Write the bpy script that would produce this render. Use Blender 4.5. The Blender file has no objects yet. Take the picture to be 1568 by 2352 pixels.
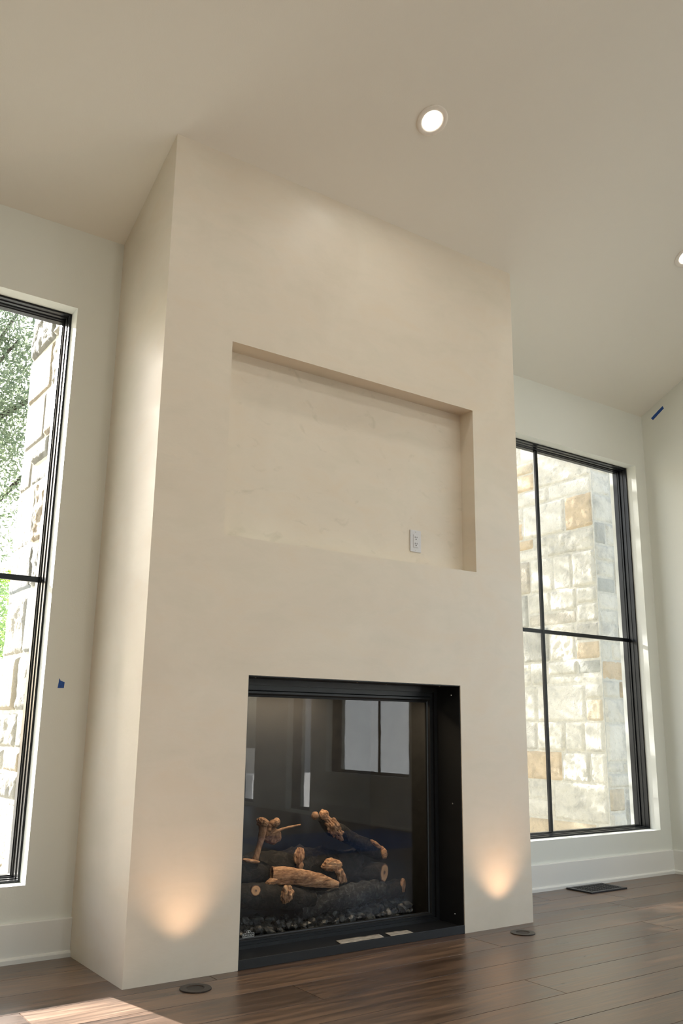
import bpy, bmesh, math, random
from mathutils import Vector, Matrix, noise
C = bpy.context.scene.collection
PI = math.pi
rnd = random.Random(7)

# ------------------------------------------------------------ camera, sky, sun, exposure
cam_d = bpy.data.cameras.new('camera')
cam = bpy.data.objects.new('camera', cam_d); C.objects.link(cam)
cam_d.sensor_fit = 'VERTICAL'; cam_d.sensor_height = 24.0
cam_d.lens = 2019.1 / 2352 * 24.0
cam_d.clip_start = 0.05; cam_d.clip_end = 300
R_ = Vector((0.815405, -0.578759, 0.012321)); U_ = Vector((-0.147278, -0.186819, 0.971292)); B_ = Vector((-0.559842, -0.793811, -0.237572))
cam.matrix_world = Matrix(((R_.x, U_.x, B_.x, -1.390), (R_.y, U_.y, B_.y, -3.3129), (R_.z, U_.z, B_.z, 0.9354), (0, 0, 0, 1)))
bpy.context.scene.camera = cam
vs = bpy.context.scene.view_settings
vs.view_transform = 'Standard'; vs.look = 'None'; vs.gamma = 1.0; vs.use_curve_mapping = False
vs.exposure = 0.33
cy = bpy.context.scene.cycles
cy.max_bounces = 9; cy.diffuse_bounces = 6; cy.glossy_bounces = 5; cy.transmission_bounces = 6; cy.transparent_max_bounces = 24
cy.sample_clamp_indirect = 6.0; cy.caustics_reflective = False; cy.caustics_refractive = False
cy.use_denoising = True

SUN_TO = Vector((0.215, -1.0, -0.447)).normalized()        # direction sunlight travels
w = bpy.data.worlds.new('sky'); bpy.context.scene.world = w; w.use_nodes = True
nt = w.node_tree; bg = nt.nodes['Background']
sky = nt.nodes.new('ShaderNodeTexSky'); sky.sky_type = 'NISHITA'; sky.sun_disc = False
sky.sun_elevation = math.asin(-SUN_TO.z); sky.sun_rotation = math.atan2(-SUN_TO.x, -SUN_TO.y)
sky.dust_density = 2.0; sky.air_density = 1.0; sky.ozone_density = 1.0
hs = nt.nodes.new('ShaderNodeHueSaturation'); hs.inputs['Saturation'].default_value = 0.75
nt.links.new(sky.outputs[0], hs.inputs['Color']); nt.links.new(hs.outputs[0], bg.inputs['Color'])
SKY_STRENGTH = 0.42
bg.inputs['Strength'].default_value = SKY_STRENGTH
sd = bpy.data.lights.new('sun', 'SUN'); sd.energy = 30.0; sd.angle = 0.009; sd.color = (1.0, 0.975, 0.945)
so = bpy.data.objects.new('sun', sd); C.objects.link(so); so.rotation_euler = SUN_TO.to_track_quat('-Z', 'Y').to_euler()

CAN_POWER = 6.0; CAN_COLOR = (1.0, 0.94, 0.86)
UPLIGHT_POWER = 5.6; UPLIGHT_COLOR = (1.0, 0.62, 0.38)
ACCENT_POWER = 5.5

# ------------------------------------------------------------ sizes of the room
CZ = 3.5706; SL = 0.495; YB = 0.5859; ZB = CZ - SL * YB      # ceiling height over the fireplace face, slope, back wall
XR = 4.1688; XL = -5.2; YF = -9.0; YRIDGE = -4.2
WX0, WX1, WZ0, WZ1 = 2.25, 4.0506, 0.2817, 2.8663            # right window
VX0, VX1, VZ0, VZ1 = -2.05, -0.2032, 0.2890, 2.8720          # left window
FX0, FX1, FZ1 = 0.4766, 1.6871, 1.1444                       # firebox opening
NX0, NX1, NZ0, NZ1, ND = 0.3291, 1.8182, 1.7335, 2.6325, 0.1028
W = 2.15

# ------------------------------------------------------------ node helpers
def mat(name):
    m = bpy.data.materials.new(name); m.use_nodes = True
    return m, m.node_tree, m.node_tree.nodes['Principled BSDF']
def N(nt, t, **k):
    n = nt.nodes.new(t)
    for a, b in k.items():
        if a.startswith('i_'):
            key = a[2:].replace('_', ' ')
            n.inputs[int(key) if key.isdigit() else key].default_value = b
        else: setattr(n, a, b)
    return n
def ramp(nt, src, stops):
    r = nt.nodes.new('ShaderNodeValToRGB'); e = r.color_ramp.elements
    while len(e) > 1: e.remove(e[-1])
    e[0].position, e[0].color = stops[0][0], (*stops[0][1], 1)
    for p, c in stops[1:]:
        x = e.new(p); x.color = (*c, 1)
    nt.links.new(src, r.inputs[0]); return r.outputs[0]
def mixc(nt, fac, a, b, mode='MIX'):
    m = nt.nodes.new('ShaderNodeMix'); m.data_type = 'RGBA'; m.blend_type = mode
    for s, v in ((0, fac), (6, a), (7, b)):
        if hasattr(v, 'links'): nt.links.new(v, m.inputs[s])
        else: m.inputs[s].default_value = v if s == 0 else (*v, 1)
    return m.outputs[2]
def coords(nt, scale=(1, 1, 1), rot=(0, 0, 0)):
    t = nt.nodes.new('ShaderNodeTexCoord'); mp = nt.nodes.new('ShaderNodeMapping')
    mp.inputs['Scale'].default_value = scale; mp.inputs['Rotation'].default_value = rot
    nt.links.new(t.outputs['Object'], mp.inputs[0]); return mp.outputs[0]
def noise_tex(nt, vec, scale, detail=4, rough=0.5, dist=0.0):
    n = N(nt, 'ShaderNodeTexNoise', i_Scale=scale, i_Detail=detail, i_Roughness=rough, i_Distortion=dist)
    nt.links.new(vec, n.inputs['Vector']); return n.outputs[0]
def bump(nt, bsdf, h, strength, dist=0.01):
    b = N(nt, 'ShaderNodeBump', i_Strength=strength, i_Distance=dist)
    nt.links.new(h, b.inputs['Height']); nt.links.new(b.outputs[0], bsdf.inputs['Normal'])
def plain(name, col, rough=0.5, metal=0.0, spec=0.5, nscale=0, namt=0.0, bscale=0, bamt=0):
    m, t, b = mat(name)
    b.inputs['Roughness'].default_value = rough; b.inputs['Metallic'].default_value = metal
    b.inputs['Specular IOR Level'].default_value = spec
    b.inputs['Base Color'].default_value = (*col, 1)
    if nscale:
        v = noise_tex(t, coords(t), nscale)
        t.links.new(ramp(t, v, [(0.3, tuple(c * (1 - namt) for c in col)), (0.7, tuple(min(1, c * (1 + namt)) for c in col))]), b.inputs['Base Color'])
    if bscale: bump(t, b, noise_tex(t, coords(t), bscale), bamt)
    return m

M = {}
M['wall'] = plain('wall_paint', (0.78, 0.80, 0.745), 0.62, spec=0.35, bscale=180, bamt=0.04)
M['ceiling'] = plain('ceiling_paint', (0.90, 0.885, 0.81), 0.75, spec=0.25, bscale=160, bamt=0.04)
M['trim'] = plain('trim_enamel', (0.82, 0.82, 0.78), 0.35, bscale=60, bamt=0.02)
M['black'] = plain('black_powder_coat', (0.012, 0.013, 0.014), 0.42, nscale=300, namt=0.2)
M['blackframe'] = plain('black_window_vinyl', (0.004, 0.0052, 0.0065), 0.33, spec=0.35, nscale=200, namt=0.2)
M['liner'] = plain('soot_black_liner', (0.010, 0.010, 0.009), 0.45, nscale=20, namt=0.4)
M['steel'] = plain('screw_steel', (0.55, 0.53, 0.5), 0.3, 1.0, nscale=200, namt=0.1)
M['bronze'] = plain('dark_bronze', (0.030, 0.022, 0.017), 0.38, 0.5, nscale=150, namt=0.25)
M['ventm'] = plain('dark_vent_metal', (0.022, 0.022, 0.024), 0.35, 0.3, nscale=150, namt=0.25)
M['tape'] = plain('blue_masking_tape', (0.012, 0.075, 0.33), 0.6, nscale=120, namt=0.25, bscale=200, bamt=0.1)
M['plate'] = plain('white_outlet_plastic', (0.66, 0.66, 0.68), 0.3, nscale=60, namt=0.03)
M['slot'] = plain('dark_slot', (0.03, 0.028, 0.025), 0.6, nscale=60, namt=0.1)
M['paper'] = plain('printed_paper', (0.42, 0.39, 0.34), 0.7, nscale=45, namt=0.35)
M['sheet'] = plain('blue_floor_sheet', (0.02, 0.09, 0.30), 0.5, nscale=8, namt=0.3)
M['logo'] = plain('silver_print', (0.6, 0.6, 0.58), 0.35, 0.2, nscale=60, namt=0.05)
M['canring'] = plain('white_can_trim', (0.92, 0.88, 0.80), 0.5, nscale=60, namt=0.03)
M['bark'] = plain('dark_bark', (0.05, 0.04, 0.03), 0.9, nscale=30, namt=0.4)
M['white_block'] = plain('white_render', (0.8, 0.8, 0.78), 0.8, nscale=10, namt=0.05)
M['greyblock'] = plain('pale_grey_render', (0.34, 0.36, 0.37), 0.8, nscale=4, namt=0.06)
M['ground'] = plain('garden_ground', (0.355, 0.345, 0.30), 0.95, nscale=3, namt=0.4)

# plaster: mottled, slightly burnished
def plaster():
    m, t, b = mat('troweled_plaster'); v = coords(t); v2 = coords(t, (1, 1, 2.4), (0.2, 0.5, 0.4))
    n1 = noise_tex(t, v, 1.3, 5, 0.6, 0.8); n2 = noise_tex(t, v2, 4, 5, 0.6, 0.5); n3 = noise_tex(t, v2, 38, 4, 0.6)
    c1 = ramp(t, n1, [(0.35, (0.74, 0.665, 0.555)), (0.65, (0.785, 0.72, 0.61))])
    c2 = ramp(t, n2, [(0.30, (0.955, 0.965, 0.955)), (0.52, (1, 1, 1)), (0.75, (1.0, 0.975, 0.94))])
    t.links.new(mixc(t, 1.0, c1, c2, 'MULTIPLY'), b.inputs['Base Color'])
    r = N(t, 'ShaderNodeMapRange', i_1=0.3, i_2=0.7, i_3=0.34, i_4=0.52); t.links.new(n2, r.inputs[0])
    t.links.new(r.outputs[0], b.inputs['Roughness'])
    a = N(t, 'ShaderNodeMath', operation='MULTIPLY_ADD', i_1=0.25); t.links.new(n3, a.inputs[0]); t.links.new(n2, a.inputs[2])
    bump(t, b, a.outputs[0], 0.07, 0.014)
    return m
M['plaster'] = plaster()
def plaster_marks():
    m = plaster(); m.name = 'troweled_plaster_marked'; t = m.node_tree; b = t.nodes['Principled BSDF']
    src = b.inputs['Base Color'].links[0].from_socket
    n = noise_tex(t, coords(t, (1, 1, 1.6)), 9, 5, 0.55, 0.6)
    mk = ramp(t, n, [(0.60, (1, 1, 1)), (0.75, (0.86, 0.87, 0.84))])
    t.links.new(mixc(t, 1.0, src, mk, 'MULTIPLY'), b.inputs['Base Color'])
    return m
M['plaster_niche'] = plaster_marks()

def wood():
    m, t, b = mat('oak_floorboards')
    at = N(t, 'ShaderNodeAttribute', attribute_name='tone'); sh = N(t, 'ShaderNodeAttribute', attribute_name='shift')
    tc = t.nodes.new('ShaderNodeTexCoord')
    add = N(t, 'ShaderNodeVectorMath', operation='ADD'); t.links.new(tc.outputs['Object'], add.inputs[0]); t.links.new(sh.outputs['Vector'], add.inputs[1])
    mp = N(t, 'ShaderNodeMapping'); mp.inputs['Scale'].default_value = (1.1, 13, 1); t.links.new(add.outputs[0], mp.inputs[0])
    g1 = noise_tex(t, mp.outputs[0], 1.6, 7, 0.62, 1.4)
    mp2 = N(t, 'ShaderNodeMapping'); mp2.inputs['Scale'].default_value = (3, 70, 1); t.links.new(add.outputs[0], mp2.inputs[0])
    g2 = noise_tex(t, mp2.outputs[0], 2.0, 4, 0.6)
    g3 = noise_tex(t, add.outputs[0], 1.7, 3, 0.5)
    base = ramp(t, at.outputs['Fac'], [(0.0, (0.070, 0.038, 0.021)), (0.5, (0.112, 0.065, 0.038)), (1.0, (0.170, 0.108, 0.068))])
    gr = ramp(t, g1, [(0.30, (0.25, 0.235, 0.225)), (0.48, (0.92, 0.92, 0.92)), (0.66, (1.8, 1.77, 1.72))])
    c = mixc(t, 0.85, base, gr, 'MULTIPLY')
    fg = ramp(t, g2, [(0.3, (0.8, 0.8, 0.8)), (0.6, (1.05, 1.05, 1.05))]); c = mixc(t, 0.8, c, fg, 'MULTIPLY')
    cl = ramp(t, g3, [(0.3, (0.82, 0.82, 0.84)), (0.7, (1.12, 1.10, 1.07))]); c = mixc(t, 0.8, c, cl, 'MULTIPLY')
    vo = N(t, 'ShaderNodeTexVoronoi', i_Scale=2.6); mp3 = N(t, 'ShaderNodeMapping'); mp3.inputs['Scale'].default_value = (0.55, 1.5, 1)
    t.links.new(add.outputs[0], mp3.inputs[0]); t.links.new(mp3.outputs[0], vo.inputs['Vector'])
    kn = ramp(t, vo.outputs['Distance'], [(0.0, (0.25, 0.2, 0.17)), (0.035, (0.35, 0.3, 0.27)), (0.07, (1, 1, 1))])
    c = mixc(t, 1.0, c, kn, 'MULTIPLY')
    t.links.new(c, b.inputs['Base Color'])
    r = N(t, 'ShaderNodeMapRange', i_1=0.3, i_2=0.7, i_3=0.27, i_4=0.40); t.links.new(g1, r.inputs[0]); t.links.new(r.outputs[0], b.inputs['Roughness'])
    b.inputs['Specular IOR Level'].default_value = 0.85; b.inputs['Coat Weight'].default_value = 0.12; b.inputs['Coat Roughness'].default_value = 0.5
    bump(t, b, g1, 0.22, 0.004)
    return m
M['wood'] = wood()

def stone(name='limestone', k=1.0):
    m, t, b = mat(name); at = N(t, 'ShaderNodeAttribute', attribute_name='tone'); v = coords(t)
    base = ramp(t, at.outputs['Fac'], [(0.0, (0.62, 0.59, 0.505)), (0.45, (0.70, 0.665, 0.575)), (0.62, (0.60, 0.51, 0.37)), (0.72, (0.62, 0.49, 0.33)),
                                       (0.80, (0.46, 0.455, 0.405)), (0.90, (0.37, 0.37, 0.33)), (1.0, (0.56, 0.53, 0.46))])
    n1 = noise_tex(t, v, 6, 6, 0.65, 0.4); n2 = noise_tex(t, v, 22, 5, 0.7)
    c = mixc(t, 1.0, base, ramp(t, n1, [(0.30, (0.72, 0.72, 0.72)), (0.5, (0.98, 0.97, 0.95)), (0.7, (1.06, 1.05, 1.03))]), 'MULTIPLY')
    c = mixc(t, 1.0, c, ramp(t, n2, [(0.28, (0.75, 0.75, 0.76)), (0.42, (1, 1, 1))]), 'MULTIPLY')
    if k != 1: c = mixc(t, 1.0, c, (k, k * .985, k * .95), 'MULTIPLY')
    t.links.new(c, b.inputs['Base Color']); b.inputs['Roughness'].default_value = 0.9
    bump(t, b, n2, 0.7, 0.025)
    return m
M['stone'] = stone(); M['stone_darkened'] = stone('darkened_limestone', 0.42)  # second copy: same limestone darkened in colour to offset sun glare on the chimney
M['mortar'] = plain('mortar', (0.56, 0.53, 0.45), 0.95, nscale=30, namt=0.12, bscale=60, bamt=0.4)

def glass(name, refl, tint=(1, 1, 1), wavy=0.0):
    m, t, b = mat(name); t.nodes.remove(b); out = t.nodes['Material Output']
    tr = N(t, 'ShaderNodeBsdfTransparent'); tr.inputs[0].default_value = (*tint, 1)
    gl = N(t, 'ShaderNodeBsdfGlossy', i_Roughness=0.0); gl.inputs['Color'].default_value = (0.95, 0.97, 1, 1)
    lw = N(t, 'ShaderNodeLayerWeight', i_Blend=0.5); pw = N(t, 'ShaderNodeMath', operation='POWER', i_1=5.0); t.links.new(lw.outputs['Facing'], pw.inputs[0])
    fr = N(t, 'ShaderNodeMath', operation='MULTIPLY_ADD', i_1=1 - refl, i_2=refl); t.links.new(pw.outputs[0], fr.inputs[0])
    if wavy:
        bp = N(t, 'ShaderNodeBump', i_Strength=wavy, i_Distance=0.001)
        t.links.new(noise_tex(t, coords(t), 22, 1, 0.4), bp.inputs['Height'])
        t.links.new(bp.outputs[0], gl.inputs['Normal'])
    mx = N(t, 'ShaderNodeMixShader'); t.links.new(fr.outputs[0], mx.inputs[0]); t.links.new(tr.outputs[0], mx.inputs[1]); t.links.new(gl.outputs[0], mx.inputs[2])
    t.links.new(mx.outputs[0], out.inputs[0]); return m
M['glass'] = glass('window_glass', 0.035)
M['fireglass'] = glass('ceramic_fire_glass', 0.022, (0.92, 0.92, 0.92), 0.02)

def emit(name, col, s):
    m, t, b = mat(name); b.inputs['Base Color'].default_value = (0.8, 0.8, 0.8, 1)
    b.inputs['Emission Color'].default_value = (*col, 1); b.inputs['Emission Strength'].default_value = s; return m
M['lens'] = emit('lamp_lens', (1.0, 0.93, 0.84), 6.0)

def grainwood(name, dark, mid, light, sc=(30, 30, 6), rough=0.85):
    m, t, b = mat(name); v = coords(t, sc); n1 = noise_tex(t, v, 1.0, 5, 0.65, 0.8); n2 = noise_tex(t, coords(t), 60, 4, 0.6)
    c = ramp(t, n1, [(0.32, dark), (0.5, mid), (0.68, light)])
    c = mixc(t, 0.7, c, ramp(t, n2, [(0.3, (0.6, 0.6, 0.6)), (0.6, (1.1, 1.1, 1.1))]), 'MULTIPLY')
    t.links.new(c, b.inputs['Base Color']); b.inputs['Roughness'].default_value = rough
    b.inputs['Specular IOR Level'].default_value = 0.3
    bump(t, b, n1, 0.6, 0.01); return m
M['char'] = grainwood('charred_log', (0.004, 0.004, 0.003), (0.012, 0.011, 0.009), (0.045, 0.038, 0.03), (40, 40, 40))
M['greychar'] = grainwood('ashy_charred_log', (0.006, 0.006, 0.006), (0.022, 0.023, 0.022), (0.09, 0.09, 0.087), (60, 60, 60))
M['pale'] = grainwood('split_wood', (0.13, 0.060, 0.030), (0.50, 0.27, 0.14), (0.78, 0.50, 0.29), (14, 60, 60))
M['palez'] = grainwood('torn_wood', (0.10, 0.048, 0.026), (0.48, 0.26, 0.14), (0.80, 0.52, 0.30), (60, 40, 14))
M['brown'] = grainwood('brown_branch', (0.12, 0.062, 0.035), (0.34, 0.19, 0.105), (0.52, 0.31, 0.18), (40, 40, 20))
def cutmat():
    m, t, b = mat('sawn_end'); at = N(t, 'ShaderNodeAttribute', attribute_name='rad')
    n = noise_tex(t, coords(t), 70, 4, 0.6)
    a = N(t, 'ShaderNodeMath', operation='MULTIPLY_ADD', i_1=0.25); t.links.new(n, a.inputs[0]); t.links.new(at.outputs['Fac'], a.inputs[2])
    c = ramp(t, a.outputs[0], [(0.16, (0.09, 0.065, 0.06)), (0.30, (0.20, 0.12, 0.08)), (0.42, (0.60, 0.34, 0.18)), (0.80, (0.72, 0.45, 0.25)), (1.02, (0.55, 0.30, 0.15)), (1.1, (0.12, 0.06, 0.04))])
    t.links.new(c, b.inputs['Base Color']); b.inputs['Roughness'].default_value = 0.85; return m
M['cut'] = cutmat()
def leafmat(name, a, b_):
    m, t, b = mat(name); out = t.nodes['Material Output']
    at = N(t, 'ShaderNodeAttribute', attribute_name='tone'); c = ramp(t, at.outputs['Fac'], [(0, a), (1, b_)])
    t.links.new(c, b.inputs['Base Color']); b.inputs['Roughness'].default_value = 0.45
    tl = N(t, 'ShaderNodeBsdfTranslucent'); t.links.new(c, tl.inputs[0])
    mx = N(t, 'ShaderNodeMixShader', i_0=0.5); t.links.new(b.outputs[0], mx.inputs[1]); t.links.new(tl.outputs[0], mx.inputs[2]); t.links.new(mx.outputs[0], out.inputs[0])
    return m
M['leaf'] = leafmat('oak_leaves', (0.16, 0.22, 0.14), (0.36, 0.42, 0.28))
M['lime'] = leafmat('lime_leaves', (0.24, 0.38, 0.06), (0.50, 0.66, 0.16))

# ------------------------------------------------------------ mesh helpers
def link(name, me, m, parent=None):
    o = bpy.data.objects.new(name, me); C.objects.link(o)
    for x in (m if isinstance(m, (list, tuple)) else [m]): me.materials.append(x)
    if parent is not None: o.parent = parent
    return o
def mesh(name, vs_, fs, m, parent=None, smooth=False):
    me = bpy.data.meshes.new(name); me.from_pydata([tuple(v) for v in vs_], [], fs); me.update()
    if smooth:
        for p in me.polygons: p.use_smooth = True
    return link(name, me, m, parent)
def bmobj(name, bm, m, parent=None, smooth=False):
    me = bpy.data.meshes.new(name); bmesh.ops.recalc_face_normals(bm, faces=bm.faces); bm.to_mesh(me); bm.free()
    if smooth:
        for p in me.polygons: p.use_smooth = True
    return link(name, me, m, parent)
def bx(bm, x0, x1, y0, y1, z0, z1, bev=0.0, T=None):
    vs_ = [bm.verts.new(v) for v in ((x0, y0, z0), (x1, y0, z0), (x1, y1, z0), (x0, y1, z0), (x0, y0, z1), (x1, y0, z1), (x1, y1, z1), (x0, y1, z1))]
    fs = [bm.faces.new([vs_[i] for i in f]) for f in ((0, 3, 2, 1), (4, 5, 6, 7), (0, 1, 5, 4), (1, 2, 6, 5), (2, 3, 7, 6), (3, 0, 4, 7))]
    if bev:
        es = list({e for f in fs for e in f.edges})
        r = bmesh.ops.bevel(bm, geom=es, offset=bev, segments=2, affect='EDGES', profile=0.5)
        vs_ = list({v for f in r['faces'] for v in f.verts} | {v for v in vs_ if v.is_valid})
    if T is not None:
        for v in vs_:
            if v.is_valid: v.co = T @ v.co
def box(name, x0, x1, y0, y1, z0, z1, m, parent=None, bev=0.0):
    bm = bmesh.new(); bx(bm, x0, x1, y0, y1, z0, z1, bev); return bmobj(name, bm, m, parent)
def thing(name, label, cat, loc=(0, 0, 0), group=None, kind=None):
    o = bpy.data.objects.new(name, None); C.objects.link(o); o.location = loc; o.empty_display_size = 0.1
    return tag(o, label, cat, group, kind)
def tag(o, label=None, cat=None, group=None, kind=None):
    if label: o['label'] = label
    if cat: o['category'] = cat
    if group: o['group'] = group
    if kind: o['kind'] = kind
    return o
def struct(o): o['kind'] = 'structure'; return o
def keep(child, parent):
    child.parent = parent; child.matrix_parent_inverse = Matrix.Translation(parent.location).inverted(); return child
def attr(me, name, vals, domain='FACE', typ='FLOAT'):
    a = me.attributes.new(name, typ, domain); a.data.foreach_set('value' if typ == 'FLOAT' else 'vector', vals)

def slab(name, us, vv, holes, F, d0, d1, m, top=None):
    """Wall of thickness d0..d1 in (u, v) with rectangular holes lined by jambs. F maps (u, v, d) to the room."""
    bm = bmesh.new(); cache = {}
    def V(u, v, d):
        k = (round(u, 5), round(v, 5), d)
        if k not in cache: cache[k] = bm.verts.new(F(u, v, d))
        return cache[k]
    n, mm = len(us) - 1, len(vv) - 1
    solid = [[not any(us[i] >= h[0] - 1e-6 and us[i + 1] <= h[1] + 1e-6 and vv[j] >= h[2] - 1e-6 and vv[j + 1] <= h[3] + 1e-6 for h in holes) for j in range(mm)] for i in range(n)]
    for i in range(n):
        for j in range(mm):
            if not solid[i][j]: continue
            a, b, c, d = us[i], us[i + 1], vv[j], vv[j + 1]
            for dd in (d0, d1): bm.faces.new([V(a, c, dd), V(b, c, dd), V(b, d, dd), V(a, d, dd)])
            for (ni, nj, e) in ((i - 1, j, ((a, c), (a, d))), (i + 1, j, ((b, c), (b, d))), (i, j - 1, ((a, c), (b, c))), (i, j + 1, ((a, d), (b, d)))):
                if not (0 <= ni < n and 0 <= nj < mm and solid[ni][nj]):
                    (p, q), (r, s) = e
                    bm.faces.new([V(p, q, d0), V(r, s, d0), V(r, s, d1), V(p, q, d1)])
    return bmobj(name, bm, m)

# ------------------------------------------------------------ floor of long oak boards
def build_floor():
    vs_, fs, tone, shift = [], [], [], []
    pitch = 0.21; y = -0.28 - pitch * 42; row = -42
    joints = {0: [-0.384, 1.65], -1: [0.55, 2.63], -2: [-0.9, 3.3], -3: [1.34, 3.4], 1: [0.35, 2.9], 2: [-1.2, 1.0, 3.1], -4: [-0.1, 2.2]}
    g = 0.0011
    while y < 0.75:
        xs = [XL]
        js = joints.get(row)
        if js is None:
            x = XL + rnd.uniform(0.4, 2.0); js = []
            while x < XR - 0.3: js.append(x); x += rnd.uniform(1.2, 2.3)
        else:
            pre = []; x = js[0] - rnd.uniform(1.5, 2.1)
            while x > XL + 0.3: pre.append(x); x -= rnd.uniform(1.4, 2.1)
            js = pre[::-1] + js
        xs += js + [XR + 0.05]
        for a, b in zip(xs[:-1], xs[1:]):
            x0, x1, y0, y1 = a + g, b - g, y + g, y + pitch - g
            k = len(vs_); e = 0.0008
            vs_ += [(x0, y0, -0.004), (x1, y0, -0.004), (x1, y1, -0.004), (x0, y1, -0.004), (x0 + e, y0 + e, 0), (x1 - e, y0 + e, 0), (x1 - e, y1 - e, 0), (x0 + e, y1 - e, 0)]
            q = [(4, 5, 6, 7), (0, 1, 5, 4), (1, 2, 6, 5), (2, 3, 7, 6), (3, 0, 4, 7)]
            fs += [tuple(k + i for i in f) for f in q]
            tn = rnd.random(); s = (rnd.uniform(0, 50), rnd.uniform(0, 50), rnd.uniform(0, 9))
            tone += [tn] * 5; shift += list(s) * 5
        y += pitch; row += 1
    k = len(vs_); vs_ += [(XL, YF, -0.004), (XR, YF, -0.004), (XR, 0.8, -0.004), (XL, 0.8, -0.004), (XL, YF, -0.25), (XR, YF, -0.25), (XR, 0.8, -0.25), (XL, 0.8, -0.25)]
    fs += [tuple(k + i for i in f) for f in ((0, 1, 2, 3), (7, 6, 5, 4), (0, 4, 5, 1), (1, 5, 6, 2), (2, 6, 7, 3), (3, 7, 4, 0))]
    tone += [0] * 6; shift += [0] * 18
    o = mesh('floor', vs_, fs, [M['wood'], M['slot']])
    for p in range(len(fs) - 6, len(fs)): o.data.polygons[p].material_index = 1
    attr(o.data, 'tone', tone); attr(o.data, 'shift', shift, 'FACE', 'FLOAT_VECTOR')
    return struct(o)
build_floor()

# ------------------------------------------------------------ walls and ceiling
def Fback(u, v, d): return (u, YB + d, v)
struct(slab('wall_back', sorted([XL - 0.3, VX0, VX1, WX0, WX1, XR + 0.3]), [-0.25, VZ0, WZ0 + 1e-4 if abs(WZ0 - VZ0) < 1e-3 else WZ0, 1.0, VZ1, 3.6] if False else sorted({-0.25, VZ0, WZ0, VZ1, WZ1, ZB + 0.02}),
            [(VX0, VX1, VZ0, VZ1), (WX0, WX1, WZ0, WZ1)], Fback, 0.0, 0.237, M['wall']))
def zroof(y): return CZ - SL * y if y > YRIDGE else CZ - SL * YRIDGE + SL * (y - YRIDGE)
RW = [(-4.42, -3.02, 0.47, 2.6), (-5.22, -4.72, 0.03, 2.3), (-6.75, -5.95, 0.03, 2.3), (-2.75, -0.45, 0.3, 2.98)]      # openings of the right wall; last one added out of view for fill daylight
LW = []
def side_wall(name, X, d, holes):
    ys = sorted({YF, YB + 0.3, YRIDGE} | {h[0] for h in holes} | {h[1] for h in holes}); zs = sorted({-0.25} | {h[2] for h in holes} | {h[3] for h in holes} | {3.0})
    o = slab(name, ys, zs, holes, lambda u, v, dd: (X + dd, u, v), 0.0, d, M['wall'])
    bm = bmesh.new(); bm.from_mesh(o.data)
    pts = [(YF, 3.0), (YB + 0.3, 3.0), (YB + 0.3, zroof(YB + 0.3) + 0.02), (YRIDGE, zroof(YRIDGE) + 0.02), (YF, zroof(YF) + 0.02)]
    A = [bm.verts.new((X, a, b)) for a, b in pts]; B = [bm.verts.new((X + d, a, b)) for a, b in pts]
    bm.faces.new(A); bm.faces.new(B)
    for i in range(5): bm.faces.new([A[i], A[(i + 1) % 5], B[(i + 1) % 5], B[i]])
    bmesh.ops.recalc_face_normals(bm, faces=bm.faces); bm.to_mesh(o.data); bm.free(); return struct(o)
side_wall('wall_right', XR, 0.25, RW)
side_wall('wall_left', XL, -0.25, LW)
FW = [(-1.4, 1.2, 0.05, 3.1), (1.6, 3.9, 0.05, 3.1)]  # windows out of view, added for fill daylight
struct(slab('wall_front', sorted({XL, XR} | {h[0] for h in FW} | {h[1] for h in FW}), sorted({-0.25, 0.05, 3.1, 3.4}), FW, lambda u, v, d: (u, YF + d, v), 0.0, -0.25, M['wall']))
def ceiling():
    T = 0.25
    prof = [(YB + 0.236, zroof(YB + 0.236)), (YRIDGE, zroof(YRIDGE)), (YF - 0.4, zroof(YF - 0.4))]
    top = [(a, b + T) for a, b in prof][::-1]
    P = prof + top; x0, x1 = XL - 0.3, XR + 0.3
    vs_ = [(x0, a, b) for a, b in P] + [(x1, a, b) for a, b in P]; n = len(P)
    fs = [tuple(range(n)), tuple(range(2 * n - 1, n - 1, -1))] + [(i, (i + 1) % n, n + (i + 1) % n, n + i) for i in range(n)]
    return struct(mesh('ceiling', vs_, fs, M['ceiling']))
ceiling()

def added_eave(name, x0, x1):
    return struct(box(name, x0, x1, YB + 0.2375, 1.60, 3.25, 3.45, M['trim']))
added_eave('added_eave_1', XL - 0.6, -0.16); added_eave('added_eave_2', 2.12, XR + 0.6)  # unseen soffits added to hold back high sky light at the windows
# ------------------------------------------------------------ baseboards with shoe moulding
def board(name, a, b, axis, base, sgn, parent=None):
    prof = [(0, 0), (0.028, 0), (0.028, 0.016), (0.024, 0.022), (0.0165, 0.0245), (0.0165, 0.146), (0.0135, 0.1502), (0, 0.1502)]
    vs_ = []
    for t in (a, b):
        for d, z in prof: vs_.append((t, base + sgn * d, z) if axis == 'x' else (base + sgn * d, t, z))
    n = len(prof); fs = [tuple(range(n)), tuple(range(2 * n - 1, n - 1, -1))] + [(i, (i + 1) % n, n + (i + 1) % n, n + i) for i in range(n)]
    bm = bmesh.new(); V = [bm.verts.new(v) for v in vs_]
    for f in fs: bm.faces.new([V[i] for i in f])
    return struct(bmobj(name, bm, M['trim']))
board('baseboard_back_left', XL, -0.0005, 'x', YB, -1)
board('baseboard_back_right', W + 0.0005, XR, 'x', YB, -1)
board('baseboard_right', YB, -4.70, 'y', XR, -1)
board('baseboard_left', YB, YF, 'y', XL, 1)

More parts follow.
